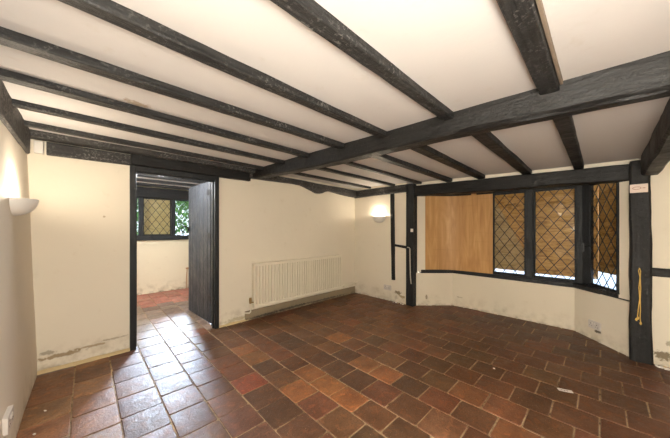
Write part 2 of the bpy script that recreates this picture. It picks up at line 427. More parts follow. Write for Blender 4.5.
# mortar fillet along the doorway wall, plinth under the radiator
mb = MB()
def fillet(x0, x1, y, h, d, n=30):
    vs=[]; fs=[]
    for i in range(n+1):
        x=x0+(x1-x0)*i/n; k=1+noise.noise(Vector((x*9,0,3)))*.35
        vs += [(x,y+.03,-.01),(x,y-d*k,-.01),(x,y-d*.8*k,.007),(x,y-.012,h*.75*k),(x,y+.03,h*k)]
    for i in range(n):
        for q in range(5): a=i*5+q; b=i*5+(q+1)%5; fs.append((a,b,b+5,a+5))
    fs += [tuple(range(5)), tuple(n*5+q for q in range(5))]; mb.add(vs,fs)
fillet(-.31,.326,3.38,.030,.030); fillet(1.205,1.60,3.38,.025,.025)
tag(mb.build('trim_2', M['mortar'], smooth=50), kind='structure', label='tan mortar fillet along the foot of the wall')
mb = MB()
wall_patch(mb, (1.56,3.366), (1,0), (0,-1), 2.24, -.01, .125, .03, step=.035, amp=.012)
tag(mb.build('baseboard_back', M['plinth'], smooth=50), kind='structure', label='dirty rough plinth below the radiator')

# ---- room beyond the doorway
mb = MB(); 
wall_patch(mb, (-.9,6.10), (1,0), (0,-1), 4.1, -.02, 1.06, .15)
wall_patch(mb, (-.9,6.10), (1,0), (0,-1), 1.42, 1.06, 2.10, .15)
wall_patch(mb, (2.66,6.10), (1,0), (0,-1), .54, 1.06, 2.10, .15)
wall_patch(mb, (.5,6.10), (1,0), (0,-1), 2.18, 1.90, 2.10, .15)
tag(mb.build('wall_far', M['nextwall'], smooth=40), kind='structure', label='cream wall of the room beyond the doorway')
mb = MB(); wall_patch(mb, (-.9,6.2), (0,-1), (1,0), 2.75, -.02, 2.1, .1)
tag(mb.build('wall_far_left', M['nextwall'], smooth=40), kind='structure')
mb = MB(); wall_patch(mb, (3.1,3.44), (0,1), (-1,0), 2.75, -.02, 2.1, .1)
tag(mb.build('wall_far_right', M['nextwall'], smooth=40), kind='structure')
mb = MB(); wall_patch(mb, (-.9,3.46), (-1,0), (0,-1), .1, -.02, 2.1, .05)
mb.box(-1.0,-.4,3.40,3.49,-.02,2.1)
tag(mb.build('wall_far_near', M['nextwall']), kind='structure')

# ================================================================== TIMBERS
BX0 = lambda y: 1.90-.077*y       # front (camera side) face of the cross beam
BX1 = lambda y: 2.055-.085*y
def cross_zf(t, f, a, b):
    # hewn, waney lower front edge near the right-hand end
    e = [0,0]
    if a < .2 and b < .5:
        k = max(0, 1-abs(t-.05)/.75); e[0] += .050*k*(1-b); e[1] += .018*k*(1-b)
    e[1] += .010*math.sin(t*2.3)*(1-b)
    return e
beam('ceiling_beam', M['beam_y'], 'y', -2.69, 3.372, (BX0(-2.69),BX1(-2.69),1.87,2.09), (BX0(3.37),BX1(3.37),1.938,2.12), amp=.007, ch=.016,
     label='thick hewn black cross beam spanning the middle of the ceiling from the doorway wall to the right', zfun=cross_zf, seed=1)
J1 = [('C',.163,.248,.163,.250,'broad black joist at the photo top right, before the cross beam'),
      ('B',.712,.785,.716,.790,'black joist before the cross beam, second from right, leaving the photo at top centre'),
      ('A',1.213,1.286,1.245,1.312,'black joist before the cross beam, third from right, reaching the photo top left'),
      ('2',1.683,1.762,1.70,1.765,'black joist before the cross beam, fourth from right, running off the left edge'),
      ('3',2.115,2.20,2.19,2.262,'black joist before the cross beam, fourth from the doorway wall'),
      ('4',2.56,2.628,2.62,2.685,'thin grey-black joist before the cross beam, third from the doorway wall'),
      ('5',3.00,3.055,3.06,3.105,'thin grey-black joist before the cross beam, second from the doorway wall')]
for i,(k,a0,a1,c0,c1,lab) in enumerate(J1):
    d = .042 if i < 4 else .036
    xe = BX0((c0+c1)/2)+.02
    beam('ceiling_joist', M['joist'], 'x', -.345, xe, (a0,a1,ZC-d,ZC+.03), (c0,c1,ZC-d-.004,ZC+.03), amp=.0035, ch=.006, label=lab, cat='joist', group='joists in front of the cross beam', seed=10+i)
tag_trim = MB(); tag_trim.box(-.34,1.88,.148,.161,ZC-.022,ZC+.02)
tag(tag_trim.build('trim_3', simple('tan_batten',(.22,.17,.125),.6), bevel=.002), kind='structure', label='thin tan batten along the broad joist at top right')
J2 = [('C',.132,.213,'dark joist behind the cross beam, rightmost, ending over the leaded panes'),
      ('B',.585,.680,'black joist behind the cross beam, second from the right'),
      ('A',1.09,1.185,'black joist behind the cross beam, third from the right, above the plywood sheet'),
      ('2',1.525,1.612,'black joist behind the cross beam, fourth from the right, ending left of the plywood sheet'),
      ('3',2.00,2.065,'slim black joist behind the cross beam, ending at the bare left post'),
      ('4',2.46,2.525,'slim joist behind the cross beam, second from the radiator wall'),
      ('5',2.98,3.035,'slim broken joist behind the cross beam, nearest the radiator wall')]
for i,(k,a0,a1,lab) in enumerate(J2):
    ym = (a0+a1)/2
    z0 = zc2(1.96,ym); z1 = zc2(3.87,ym); d = .046 if i < 4 else .034
    beam('ceiling_joist', M['beam_x'] if i < 3 else M['joist'], 'x', BX1(ym)-.02, 3.865 if i < 5 else 3.83, (a0,a1,z0-d,z0+.03), (a0,a1,z1-d,z1+.03), amp=.004, ch=.007, label=lab, cat='joist', group='joists behind the cross beam', seed=30+i)
beam('ceiling_joist', M['dusty_x'], 'x', -.345, 1.66, (3.245,3.36,ZC-.052,ZC+.03), (3.255,3.36,ZC-.052,ZC+.03), amp=.003, label='grey dusty joist tight against the doorway wall, in front of the cross beam', cat='joist', seed=50)
beam('wall_plate', M['dusty_x'], 'x', -.245, .330, (3.345,3.42,1.897,2.008), (3.345,3.42,1.905,2.010), amp=.003, label='short grey horizontal timber in the wall between the left corner and the door frame', seed=51)
beam('wall_plate', M['beam_x'], 'x', .333, 1.615, (3.325,3.42,1.912,2.03), (3.325,3.42,1.905,2.03), amp=.004, label='black horizontal timber over the door frame, running to the cross beam', seed=52)
def lump(t, f, a, b):
    z = 0
    pts = [(1.60,1.945),(2.05,1.952),(2.30,1.956),(2.48,1.950),(2.66,1.90),(2.80,1.852),(2.90,1.856),(2.99,1.895),(3.10,1.915),(3.4,1.885),(3.8,1.862)]
    for (p,zp),(q,zq) in zip(pts[:-1],pts[1:]):
        if p <= t <= q: z = zp+(zq-zp)*(t-p)/(q-p)
    return (0, (z-1.92)*(1-b))
beam('wall_plate', M['dusty_x'], 'x', 1.60, 3.80, (3.315,3.42,1.92,2.045), (3.315,3.42,1.92,1.995), amp=.006, ch=.012, n=70, zfun=lump, label='grey waney timber with a drooping lump along the top of the radiator wall', seed=53)
beam('wall_plate', M['dusty_y'], 'y', 2.235, 3.36, (3.775,3.86,1.858,1.985), (3.775,3.86,1.852,1.992), amp=.005, label='grey horizontal timber above the far wall light, between the corner and the left post', seed=54)
beam('wall_plate', M['dusty_y'], 'y', -2.69, 3.30, (-.47,-.322,1.872,2.075), (-.47,-.332,1.872,2.075), amp=.004, label='grey timber along the top of the left wall above the near wall light', seed=55)
def lint(t, f, a, b): return (0, .006*math.sin(t*4)*(1-b))
beam('window_lintel', M['beam_y'], 'y', -.27, 2.125, (3.815,3.965,1.726,1.886), (3.815,3.965,1.780,1.950), amp=.006, ch=.012, zfun=lint, label='heavy black lintel across the top of the bay window between the two posts', seed=56)
beam('ceiling_beam', M['beam_x'], 'x', 1.97, 3.75, (-.365,-.256,1.795,1.99), (-.365,-.256,1.748,1.98), amp=.009, ch=.014, label='rough black beam at the right edge meeting the top of the right post', seed=57)
beam('timber_post', M['frame'], 'z', -.004, 1.985, (3.785,3.945,2.112,2.243), (3.785,3.945,2.108,2.240), amp=.003, ch=.006, label='smooth black post left of the bay window, with a pale pipe down its face', cat='post', seed=58)
beam('timber_post', M['beam_z'], 'z', -.004, 1.90, (3.735,3.90,-.326,-.183), (3.745,3.90,-.318,-.186), amp=.009, ch=.014, label='rugged black post right of the bay window, with a yellow cord and a small plate', cat='post', seed=59)
beam('wall_stud', M['beam_z'], 'z', .375, 1.868, (3.788,3.86,2.455,2.530), (3.788,3.86,2.478,2.560), amp=.005, ch=.016, label='thin black upright timber in the wall between the far wall light and the left post', cat='timber', seed=60)
beam('wall_rail', M['beam_y'], 'y', 2.225, 2.47, (3.79,3.86,.925,.968), (3.79,3.86,.955,.995), amp=.004, label='short black horizontal timber joining the thin upright to the left post', cat='timber', seed=61)
beam('wall_rail', M['beam_y'], 'y', -1.2, -.315, (3.755,3.86,.815,.895), (3.755,3.86,.815,.895), amp=.009, ch=.014, label='black horizontal timber stub in the wall right of the right post', cat='timber', seed=62)
for i,(y,lab) in enumerate(((4.70,'nearest the doorway'),(5.17,'second from the doorway'),(5.66,'nearest the far window'))):
    beam('ceiling_joist', M['joist'], 'x', -.9, 3.1, (y,y+.08,2.025,2.09), (y,y+.08,2.025,2.09), label='dark joist in the room beyond the door, '+lab, cat='joist', group='joists in the room beyond', seed=70+i)

# ================================================================== DOOR
dr = empty('door_1', (.767,3.43,0), kind='structure', label='open dark boarded door in a black frame')
def loc(o, root): o.location = o.location - root.location; return o
DX, DY = -.767, -3.43
mb = MB()
mb.box(.326+DX,.377+DX,3.355+DY,3.50+DY,0,1.908); mb.box(1.160+DX,1.211+DX,3.355+DY,3.50+DY,0,1.908); mb.box(.377+DX,1.160+DX,3.355+DY,3.50+DY,1.856,1.908)
mb.box(.377+DX,.392+DX,3.44+DY,3.47+DY,0,1.856); mb.box(1.146+DX,1.160+DX,3.40+DY,3.43+DY,0,1.856); mb.box(.377+DX,1.16+DX,3.40+DY,3.43+DY,1.842,1.856)
mb.build('door_frame', M['frame'], dr, bevel=.004)
# leaf: planks along +Y, hinge end near the jamb
ang = math.atan2(4.39-3.545, 1.128-1.168)
leaf_e = Matrix.Translation((1.168+DX,3.545+DY,.018)) @ Matrix.Rotation(ang, 4, 'Z')
mb = MB(); W = .846
cuts = [0,.10,.245,.37,.515,.66,.765,W]
for a,b in zip(cuts[:-1],cuts[1:]):
    mb.box(a+.004,b-.004,-.034,.0,0,1.858,leaf_e)
for z in (.22,.92,1.62): mb.box(.03,W-.03,-.058,-.034,z,z+.11,leaf_e)
lf = mb.build('door_leaf', M['doorleaf'], dr, bevel=.004)
mb = MB(); ring=[leaf_e@Vector((W-.035+.012*math.sin(t),.058+.044*math.sin(t),1.235-.046*math.cos(t)-.01)) for t in [2*PI*k/20 for k in range(21)]]
mb.tube(ring,.0085,8); mb.box(W-.052,W-.018,0,.008,1.20,1.27,leaf_e); mb.tube([leaf_e@Vector((W-.035,0,1.23)),leaf_e@Vector((W-.035,.022,1.23))],.009,8)
mb.build('ring_handle', M['iron'], lf, smooth=40)
for z in (.27,1.09,1.66):
    mb = MB(); mb.tube([leaf_e@Vector((-.012,-.012,z)),leaf_e@Vector((-.012,-.012,z+.11))],.009,10); mb.box(-.012,.10,0,.004,z+.02,z+.09,leaf_e)
    mb.build('hinge', M['iron'], lf, smooth=40)

# ================================================================== WINDOWS
DW, DH = .128, .181
def lattice(mb, w, h, T, dw=DW, dh=DH, bw=.0078, th=.0045, phase=(0,0)):
    """diamond cames clipped to the w x h light; local u (0..w), v (0..h)"""
    k = dh/dw
    for sgn in (1,-1):
        c = -h*2 - (h if sgn>0 else 0)
        lo = -k*w - dh; hi = h + k*w + dh
        c = math.floor(lo/dh)*dh + phase[0]
        while c < hi:
            # v = sgn*k*u + c
            pts = []
            for u in (0,w):
                v = sgn*k*u+c
                if 0 <= v <= h: pts.append((u,v))
            for v in (0,h):
                u = (v-c)/(sgn*k)
                if 0 < u < w: pts.append((u,v))
            if len(pts) >= 2:
                p,q = Vector(pts[0]),Vector(pts[1])
                if (q-p).length > .02:
                    d=(q-p).normalized(); nn=Vector((-d.y,d.x))*bw/2
                    vs=[]
                    for s in (-1,1):
                        for r in (p-nn,q-nn,q+nn,p+nn): vs.append(T@Vector((r.x,s*th/2,r.y)))
                    mb.add(vs,[(0,1,2,3),(7,6,5,4),(0,4,5,1),(1,5,6,2),(2,6,7,3),(3,7,4,0)])
            c += dh
def quarries(mb, w, h, T, phase, lat, th=.0028):
    """one leaded light: diamond pieces of glass, each seated at its own slight angle"""
    def clip(poly):
        for ax, lim, sg in ((0,0,1),(0,w,-1),(1,0,1),(1,h,-1)):
            out=[]
            for i in range(len(poly)):
                p,q=poly[i],poly[(i+1)%len(poly)]; dp=(p[ax]-lim)*sg; dq=(q[ax]-lim)*sg
                if dp>=0: out.append(p)
                if dp*dq<0: t=dp/(dp-dq); out.append((p[0]+(q[0]-p[0])*t,p[1]+(q[1]-p[1])*t))
            poly=out
            if len(poly)<3: return []
        return poly
    k=DH/DW
    nmax=int((k*w+h)/DH)+4
    rnd=random.Random(int(w*1e4)+3)
    for i in range(-nmax,nmax):
        for j in range(-nmax,nmax):
            # between rising lines v=k*u+c1 (c1=i*DH+phase) and falling v=-k*u+c2
            c1=i*DH+phase[0]; c2=j*DH+phase[0]
            X=lambda a,b:((b-a)/(2*k),(a+b)/2)
            poly=clip([X(c1,c2),X(c1,c2+DH),X(c1+DH,c2+DH),X(c1+DH,c2)])
            if len(poly)<3: continue
            cu=sum(p[0] for p in poly)/len(poly); cv=sum(p[1] for p in poly)/len(poly)
            a,b=rnd.gauss(0,.018),rnd.gauss(0,.018); n=len(poly); vs=[]
            for s in (-1,1):
                for (u,v) in poly: vs.append(T@Vector((u,s*th/2+a*(u-cu)+b*(v-cv),v)))
            mb.add(vs,[tuple(range(n)),tuple(range(2*n-1,n-1,-1))]+[(q,(q+1)%n,n+(q+1)%n,n+q) for q in range(n)])
def casement(root, a, b, z0, z1, fw=.022, label=None, phase=(0,0), lat=True):
    """a,b in root-local plan coords"""
    d = Vector((b[0]-a[0], b[1]-a[1])); L = d.length; ang = math.atan2(d.y,d.x)
    T = Matrix.Translation((a[0],a[1],z0)) @ Matrix.Rotation(ang,4,'Z'); h = z1-z0
    mb = MB()
    mb.box(0,fw,-.016,.016,0,h,T); mb.box(L-fw,L,-.016,.016,0,h,T); mb.box(fw,L-fw,-.016,.016,0,fw,T); mb.box(fw,L-fw,-.016,.016,h-fw,h,T)
    cs = mb.build('casement', M['frame'], root, bevel=.003)
    T2 = T @ Matrix.Translation((fw,0,fw))
    g = MB(); quarries(g, L-2*fw, h-2*fw, T2, phase, lat); g.build('glass_pane', M['glass'], cs)
    if lat:
        l = MB(); lattice(l, L-2*fw, h-2*fw, T2, phase=phase); l.build('lead_lattice', M['lead'], cs)
    return cs
w1 = empty('window_1', (4.38,.95,.585), kind='structure', label='black framed leaded bay window')
OX, OY, OZ = -4.38, -.95, -.585
P = lambda x,y: (x+OX, y+OY)
mb = MB()   # sill follows the bay
mb.prism([P(*p) for p in [(3.845,-.192),(4.305,.245),(4.305,1.69),(3.935,2.045),(3.965,2.108),(4.46,1.76),(4.46,.15),(3.92,-.190)]], .528+OZ, .586+OZ)
mb.build('window_sill', M['frame'], w1, bevel=.008)
mb = MB()
ZT = 1.815
mb.box(4.352+OX,4.412+OX,.118+OY,1.75+OY,1.775+OZ,ZT+OZ)                                 # head rail
mb.box(4.352+OX,4.412+OX,.118+OY,1.75+OY,.583+OZ,.598+OZ)
def bar(a,b,w,z0,z1,off=0):
    d=Vector((b[0]-a[0],b[1]-a[1])); T=Matrix.Translation((a[0]+OX,a[1]+OY,0))@Matrix.Rotation(math.atan2(d.y,d.x),4,'Z')
    mb.box(0,d.length,-w/2,w/2,z0+OZ,z1+OZ,T)
bar((4.352,.135),(3.90,-.118),.05,1.775,ZT); bar((4.352,.135),(3.90,-.118),.05,.583,.60)
bar((4.36,1.74),(3.955,2.085),.05,1.775,ZT); bar((4.36,1.74),(3.955,2.085),.05,.583,.60)
mb.build('window_frame', M['frame'], w1, bevel=.003)
for y0,y1,dx in ((.648,.726,.0),(1.135,1.195,.0)):
    mb=MB(); mb.box(4.335+OX,4.425+OX,y0+OY,y1+OY,.584+OZ,1.80+OZ); mb.build('mullion', M['frame'], w1, bevel=.006)
mb=MB(); mb.prism([P(*p) for p in [(4.325,.215),(4.325,.165),(4.270,.088),(4.36,.07),(4.43,.13),(4.43,.215)]], .584+OZ, 1.80+OZ); mb.build('mullion', M['frame'], w1, bevel=.005)
mb=MB(); mb.prism([P(*p) for p in [(4.335,1.66),(4.43,1.66),(4.43,1.76),(4.36,1.83),(4.30,1.77)]], .584+OZ, 1.80+OZ); mb.build('mullion', M['frame'], w1, bevel=.005)
casement(w1, P(4.38,1.135), P(4.38,.726), .598+OZ, 1.775+OZ, phase=(.03,0))
casement(w1, P(4.38,.648), P(4.38,.215), .598+OZ, 1.775+OZ, phase=(.07,0))
casement(w1, P(4.300,.098), P(3.905,-.122), .60+OZ, 1.775+OZ, fw=.018, phase=(.05,0))
casement(w1, P(4.38,1.66), P(4.38,1.195), .598+OZ, 1.775+OZ)
casement(w1, P(3.965,2.075), P(4.33,1.775), .60+OZ, 1.775+OZ)
# stay / catch on the right-hand mullion
mb=MB(); mb.tube([(4.32+OX,.15+OY,1.03+OZ),(4.29+OX,.14+OY,1.035+OZ),(4.285+OX,.10+OY,1.05+OZ)],.007,8); mb.box(4.312+OX,4.326+OX,.142+OY,.162+OY,.98+OZ,1.08+OZ)
mb.build('window_catch', M['iron'], w1, smooth=40)

# boarding outside, with one added reflection panel
def board(name, mat, a, b, z0, z1, th, label, cat='board', tri=False, group=None):
    d=Vector((b[0]-a[0],b[1]-a[1])); L=d.length
    o=None; mb=MB()
    if tri:
        pl=[(0,z0),(L,z0),(L,z0+.25*(z1-z0)),(.0,z1)]
        vs=[(u,s*th,v-z0) for s in (0,1) for u,v in pl]; mb.add(vs,[(0,1,2,3),(7,6,5,4),(0,4,5,1),(1,5,6,2),(2,6,7,3),(3,7,4,0)])
    else: mb.box(0,L,0,th,0,z1-z0)
    o=mb.build(name,mat,bevel=.002); o.location=(a[0],a[1],z0); o.rotation_euler=(0,0,math.atan2(d.y,d.x))
    return tag(o,label,cat,group)
board('window_boarding', M['outboard'], (4.50,1.16), (4.50,.69), .645,1.92,.015, 'brown boarding outside the leaded pane beside the plywood sheet')
board('window_boarding', M['reflection_board'], (4.478,1.16), (4.478,.76), .66,1.74,.012, 'added pale slant-topped panel imitating a reflection in the leaded pane beside the plywood sheet', tri=True)  # added panel, its pale slant imitates light reflected by the diamond panes
board('window_boarding', M['outboard'], (4.44,.68), (4.44,.0316), .64,1.92,.015, 'brown boarding outside the middle leaded pane between the two mullions')
board('window_boarding', M['outboard'], (4.86,.285), (3.95,-.285), .735,1.92,.015, 'brown boarding outside the angled leaded pane beside the right post')
board('window_boarding', M['outboard'], (4.50,1.80), (4.50,1.17), .60,1.92,.015, 'brown boarding outside behind the plywood sheet')
board('window_boarding', M['outboard'], (4.02,2.16), (4.46,1.80), .60,1.92,.015, 'brown boarding outside the angled pane at the left of the bay')
# exterior ground
mb=MB(); mb.box(4.47,12,-5,12,-.12,-.02); mb.box(-8,4.47,6.3,14,-.12,-.02)
tag(mb.build('ground', M['paving']), kind='structure', label='pale ground outside')

# plywood sheet, bowed round the bay
def ply():
    prof=[(3.985,2.015),(4.06,1.945),(4.14,1.87),(4.20,1.80),(4.245,1.73),(4.275,1.65),(4.293,1.56),(4.303,1.45),(4.308,1.30),(4.310,1.118)]
    vs=[]; fs=[]; n=len(prof)
    for i,(x,y) in enumerate(prof):
        f=i/(n-1)
        a=Vector(prof[max(0,i-1)]); b=Vector(prof[min(n-1,i+1)]); d=(b-a).normalized(); nn=Vector((-d.y,d.x))*.0035
        zb=.587; zt=1.792-.022*f
        for z in (zb,zt):
            for s in (1,-1): vs.append((x+nn.x*s,y+nn.y*s,z))
    for i in range(n-1):
        a=i*4; b=a+4
        fs += [(a,b,b+2,a+2),(a+1,a+3,b+3,b+1),(a,a+1,b+1,b),(a+2,b+2,b+3,a+3)]
    fs += [(0,2,3,1),((n-1)*4,(n-1)*4+1,(n-1)*4+3,(n-1)*4+2)]
    o=MB().add(vs,fs).build('plywood_sheet', M['ply'], smooth=30, origin=(4.2,1.6,.587))
    tag(o,'large plain plywood sheet standing on the sill over the left part of the bay window','board')
ply()
o = MB().box(-.035,.035,-.008,.008,0,.07).build('wood_offcut', M['ply'], bevel=.003); o.location=(4.325,1.38,1.742); o.rotation_euler=(0,0,PI/2)
tag(o,'small wood offcut showing above the top edge of the plywood sheet','wood block')

# window of the next room
w2 = empty('window_2', (1.5,6.08,1.03), kind='structure', label='leaded window seen through the doorway')
A=lambda x,y,z:(x-1.5,y-6.08,z-1.03)
mb=MB(); mb.box(.50-1.5,2.68-1.5,-.05,.14,0,.10); mb.build('window_sill', M['frame'], w2, bevel=.006)
mb=MB(); mb.box(.50-1.5,2.68-1.5,-.02,.10,1.84-1.03,1.91-1.03); mb.box(.50-1.5,.53-1.5,-.02,.10,.1,.82); mb.box(2.65-1.5,2.68-1.5,-.02,.10,.1,.82); mb.build('window_frame', M['frame'], w2, bevel=.004)
for x0,x1 in ((.735,.785),(1.25,1.31),(1.82,1.90)):
    mb=MB(); mb.box(x0-1.5,x1-1.5,-.03,.10,.1,.82); mb.build('mullion', M['frame'], w2, bevel=.004)
for i,(x0,x1) in enumerate(((.53,.735),(.785,1.25),(1.31,1.82),(1.90,2.65))):
    casement(w2,(x0-1.5,.03),(x1-1.5,.03),.1,.82,fw=.016,phase=(.02*i,0))
beam('window_lintel', M['beam_x'], 'x', .35, 2.85, (5.99,6.16,1.845,2.04), (5.99,6.16,1.86,2.05), label='dark lintel over the window seen through the doorway', seed=80)
board('window_boarding', M['yellowboard'], (.74,6.20),(1.28,6.20),1.05,1.95,.015,'yellowish board outside the middle pane of the window seen through the doorway')
# shrub outside
def shrub():
    root=empty('garden_shrub',(2.05,11.0,-.02),label='green leafy shrub outside the window seen through the doorway',cat='shrub')
    mb=MB(); 
    for k in range(7):
        a=k*.9; mb.tube([(0,0,0),(.25*math.cos(a),.15*math.sin(a),.9),(.6*math.cos(a),.3*math.sin(a),1.9)],[.03,.02,.008],6)
    mb.build('stem',M['wood_stem'],root)
    mb=MB(); rnd=random.Random(5)
    for k in range(6500):
        u=rnd.uniform(0,2*PI); w=rnd.uniform(-1,1); r=rnd.uniform(.55,1)**.5
        p=Vector((1.9*r*math.sqrt(1-w*w)*math.cos(u),.7*r*math.sqrt(1-w*w)*math.sin(u),1.45+1.25*r*w))
        s=rnd.uniform(.06,.11); R=Matrix.Rotation(rnd.uniform(0,6.3),4,'Z')@Matrix.Rotation(rnd.uniform(-1.2,1.2),4,'X')
        vs=[p+R@Vector(q) for q in ((0,-s,0),(s*.5,0,.012),(0,s,0),(-s*.5,0,.012))]
        mb.add(vs,[(0,1,2),(0,2,3)])
    mb.build('foliage',M['leaf'],root)
shrub()
mb=MB(); mb.tube([(1.52,6.075,.0),(1.525,6.075,.25),(1.54,6.075,.42)],.007,8); mb.box(1.515,1.565,6.055,6.09,.41,.44)
tag(mb.build('wall_cable',M['copper'],smooth=40,origin=(1.525,6.075,0)),'thin brown cable rising from the floor on the far wall beyond the doorway','cable')

# ================================================================== RADIATOR
rx0, rx1, rz0, rz1 = 1.655, 3.345, .165, .775
rd = empty('radiator', (2.5,3.34,.0), label='long white panel radiator on the wall right of the doorway', cat='radiator')
def rb(m,x0,x1,y0,y1,z0,z1): m.box(x0-2.5,x1-2.5,y0-3.34,y1-3.34,z0,z1)
mb=MB(); nf=36; prof=[]; yf=3.292
for i in range(nf):
    x=rx0+.03+(rx1-rx0-.06)*i/nf; p=(rx1-rx0-.06)/nf
    prof += [(x,yf+.026),(x+p*.16,yf+.026),(x+p*.26,yf),(x+p*.90,yf),(x+p*1.0,yf+.026)]
prof=[(rx0,yf+.012),(rx0,yf-.002),(rx0+.022,yf-.002)]+prof+[(rx1-.022,yf-.002),(rx1,yf-.002),(rx1,yf+.012)]
vs=[];fs=[]
for (x,y) in prof: vs += [(x-2.5,y-3.34,rz0+.035),(x-2.5,y-3.34,rz1-.03)]
for i in range(len(prof)-1): fs.append((2*i,2*i+2,2*i+3,2*i+1))
b=len(vs); vs += [(rx0-2.5,yf+.03-3.34,rz0+.035),(rx0-2.5,yf+.03-3.34,rz1-.03),(rx1-2.5,yf+.03-3.34,rz0+.035),(rx1-2.5,yf+.03-3.34,rz1-.03)]
q=2*(len(prof)-1); fs += [(0,1,b+1,b),(q,b+2,b+3,q+1),(b,b+1,b+3,b+2)]
mb.add(vs,fs); pn=mb.build('panel',M['radiator'],rd,smooth=25)
mb=MB(); rb(mb,rx0-.003,rx1+.003,yf-.008,yf+.036,rz0,rz0+.045); mb.build('bottom_rail',M['radiator'],rd,bevel=.010,seg=3,smooth=40)
mb=MB(); rb(mb,rx0-.003,rx1+.003,yf-.006,3.362,rz1-.012,rz1); rb(mb,rx0-.003,rx1+.003,yf-.008,yf+.006,rz1-.036,rz1-.004)
for i in range(60): 
    x=rx0+.03+i*(rx1-rx0-.06)/59; rb(mb,x-.004,x+.004,yf+.012,3.35,rz1-.002,rz1+.004)
mb.build('top_grille',M['radiator'],rd,bevel=.002)
for x in (rx0,rx1):
    mb=MB(); s=.004; rb(mb,x-s,x+s,yf+.0,3.36,rz0+.02,rz1-.008); mb.build('side_panel',M['radiator'],rd,bevel=.002)
for x in (2.0,3.0):
    mb=MB(); rb(mb,x-.02,x+.02,yf+.03,3.378,.2,.7); mb.build('bracket',M['radiator'],rd)
vx,vy=1.615-2.5,3.33-3.34
mb=MB(); mb.tube([(vx,vy,.235),(vx,vy,.262)],[.016,.016],14); mb.tube([(vx,vy,.262),(vx,vy,.312)],[.019,.015],14); mb.tube([(vx,vy,.248),(rx0-2.5+.01,vy-.02,.248)],.010,10)
mb.build('valve',M['brass'],rd,smooth=40)
mb=MB(); mb.tube([(vx,vy,.245),(vx-.002,vy-.012,.16),(vx-.006,vy-.02,.13),(vx-.02,vy-.012,.112),(vx-.05,vy+.02,.108),(vx-.055,vy+.045,.107)],.0105,10)
mb.build('pipe',M['radiator'],rd,smooth=40); mb=MB()
mb.tube([(rx1-2.5-.01,yf-3.34+.02,.20),(rx1-2.5+.08,yf-3.34+.022,.205),(3.72-2.5,yf-3.34+.03,.212),(3.81-2.5,yf-3.34+.03,.212)],.012,10)
mb.build('pipe',M['radiator'],rd,smooth=40)
mb=MB(); mb.tube([(3.40-2.5,yf-3.34+.02,.203),(3.47-2.5,yf-3.34+.022,.205)],.021,12); mb.build('valve',M['radiator'],rd,smooth=40)

# ================================================================== WALL LIGHTS
def sconce(locn, rz, label):
    r=empty('wall_light',locn,rz,label=label,cat='wall light',group='half-bowl uplighters')
    # local: wall plane x=0, bowl towards +x
    vs=[];fs=[];nu,nv=28,12
    for j in range(nv+1):
        t=j/nv*PI/2; s=max(.02,math.cos(t)**.85); z=-.112*math.sin(t)**1.05
        for i in range(nu+1):
            u=-PI/2+PI*i/nu; vs.append((.118*s*math.cos(u),.132*s*math.sin(u),z))
    for j in range(nv):
        for i in range(nu): a=j*(nu+1)+i; fs.append((a,a+1,a+nu+2,a+nu+1))
    o=MB().add(vs,fs).build('lamp_bowl',M['ceramic'],r,smooth=60)
    md=o.modifiers.new('Solidify','SOLIDIFY'); md.thickness=.006; md.offset=-1
    MB().box(-.02,.006,-.05,.05,-.085,-.015).build('back_plate',M['white_plastic'],r,bevel=.003)
    mb=MB(); mb.tube([(.006,0,-.05),(.05,0,-.05),(.05,0,-.035)],.009,10); mb.build('lamp_holder',M['white_plastic'],r,smooth=40)
    vs=[];fs=[]
    for j in range(9):
        t=PI*j/8
        for i in range(12): vs.append((.05+.017*math.sin(t)*math.cos(2*PI*i/12),.017*math.sin(t)*math.sin(2*PI*i/12),-.018-.018*math.cos(t)))
    for j in range(8):
        for i in range(12): a=j*12+i; b=j*12+(i+1)%12; fs.append((a,b,b+12,a+12))
    MB().add(vs,fs).build('bulb',M['bulb'],r,smooth=60)
    return r
LCOL=(1.0,.87,.70)
def lamp(p, w):
    l=bpy.data.lights.new('uplighter_lamp','POINT'); l.energy=w; l.color=LCOL; l.shadow_soft_size=.028
    o=bpy.data.objects.new('uplighter_lamp',l); C.objects.link(o); o.location=p
XL=lambda z:-.30-.028*z
sconce((XL(1.44)-.007,2.66,1.447),0,'white half-bowl wall light on the left wall, glowing upward')
sconce((XL(1.44)-.007,.55,1.447),0,'white half-bowl wall light on the left wall beside the camera')
sconce((3.818,2.787,1.475),PI,'white half-bowl wall light on the far wall left of the thin upright timber')
PW=26
lamp((-.285,2.66,1.452),PW*.36); lamp((-.285,.55,1.452),PW*.26); lamp((3.758,2.787,1.478),PW*.17)
l=bpy.data.lights.new('camera_side_fill','POINT'); l.energy=108; l.color=(1,.96,.87); l.shadow_soft_size=.3  # added soft fill light beside the camera, no lamp is modelled there
o=bpy.data.objects.new('camera_side_fill',l); C.objects.link(o); o.location=(-.10,-.36,1.25)

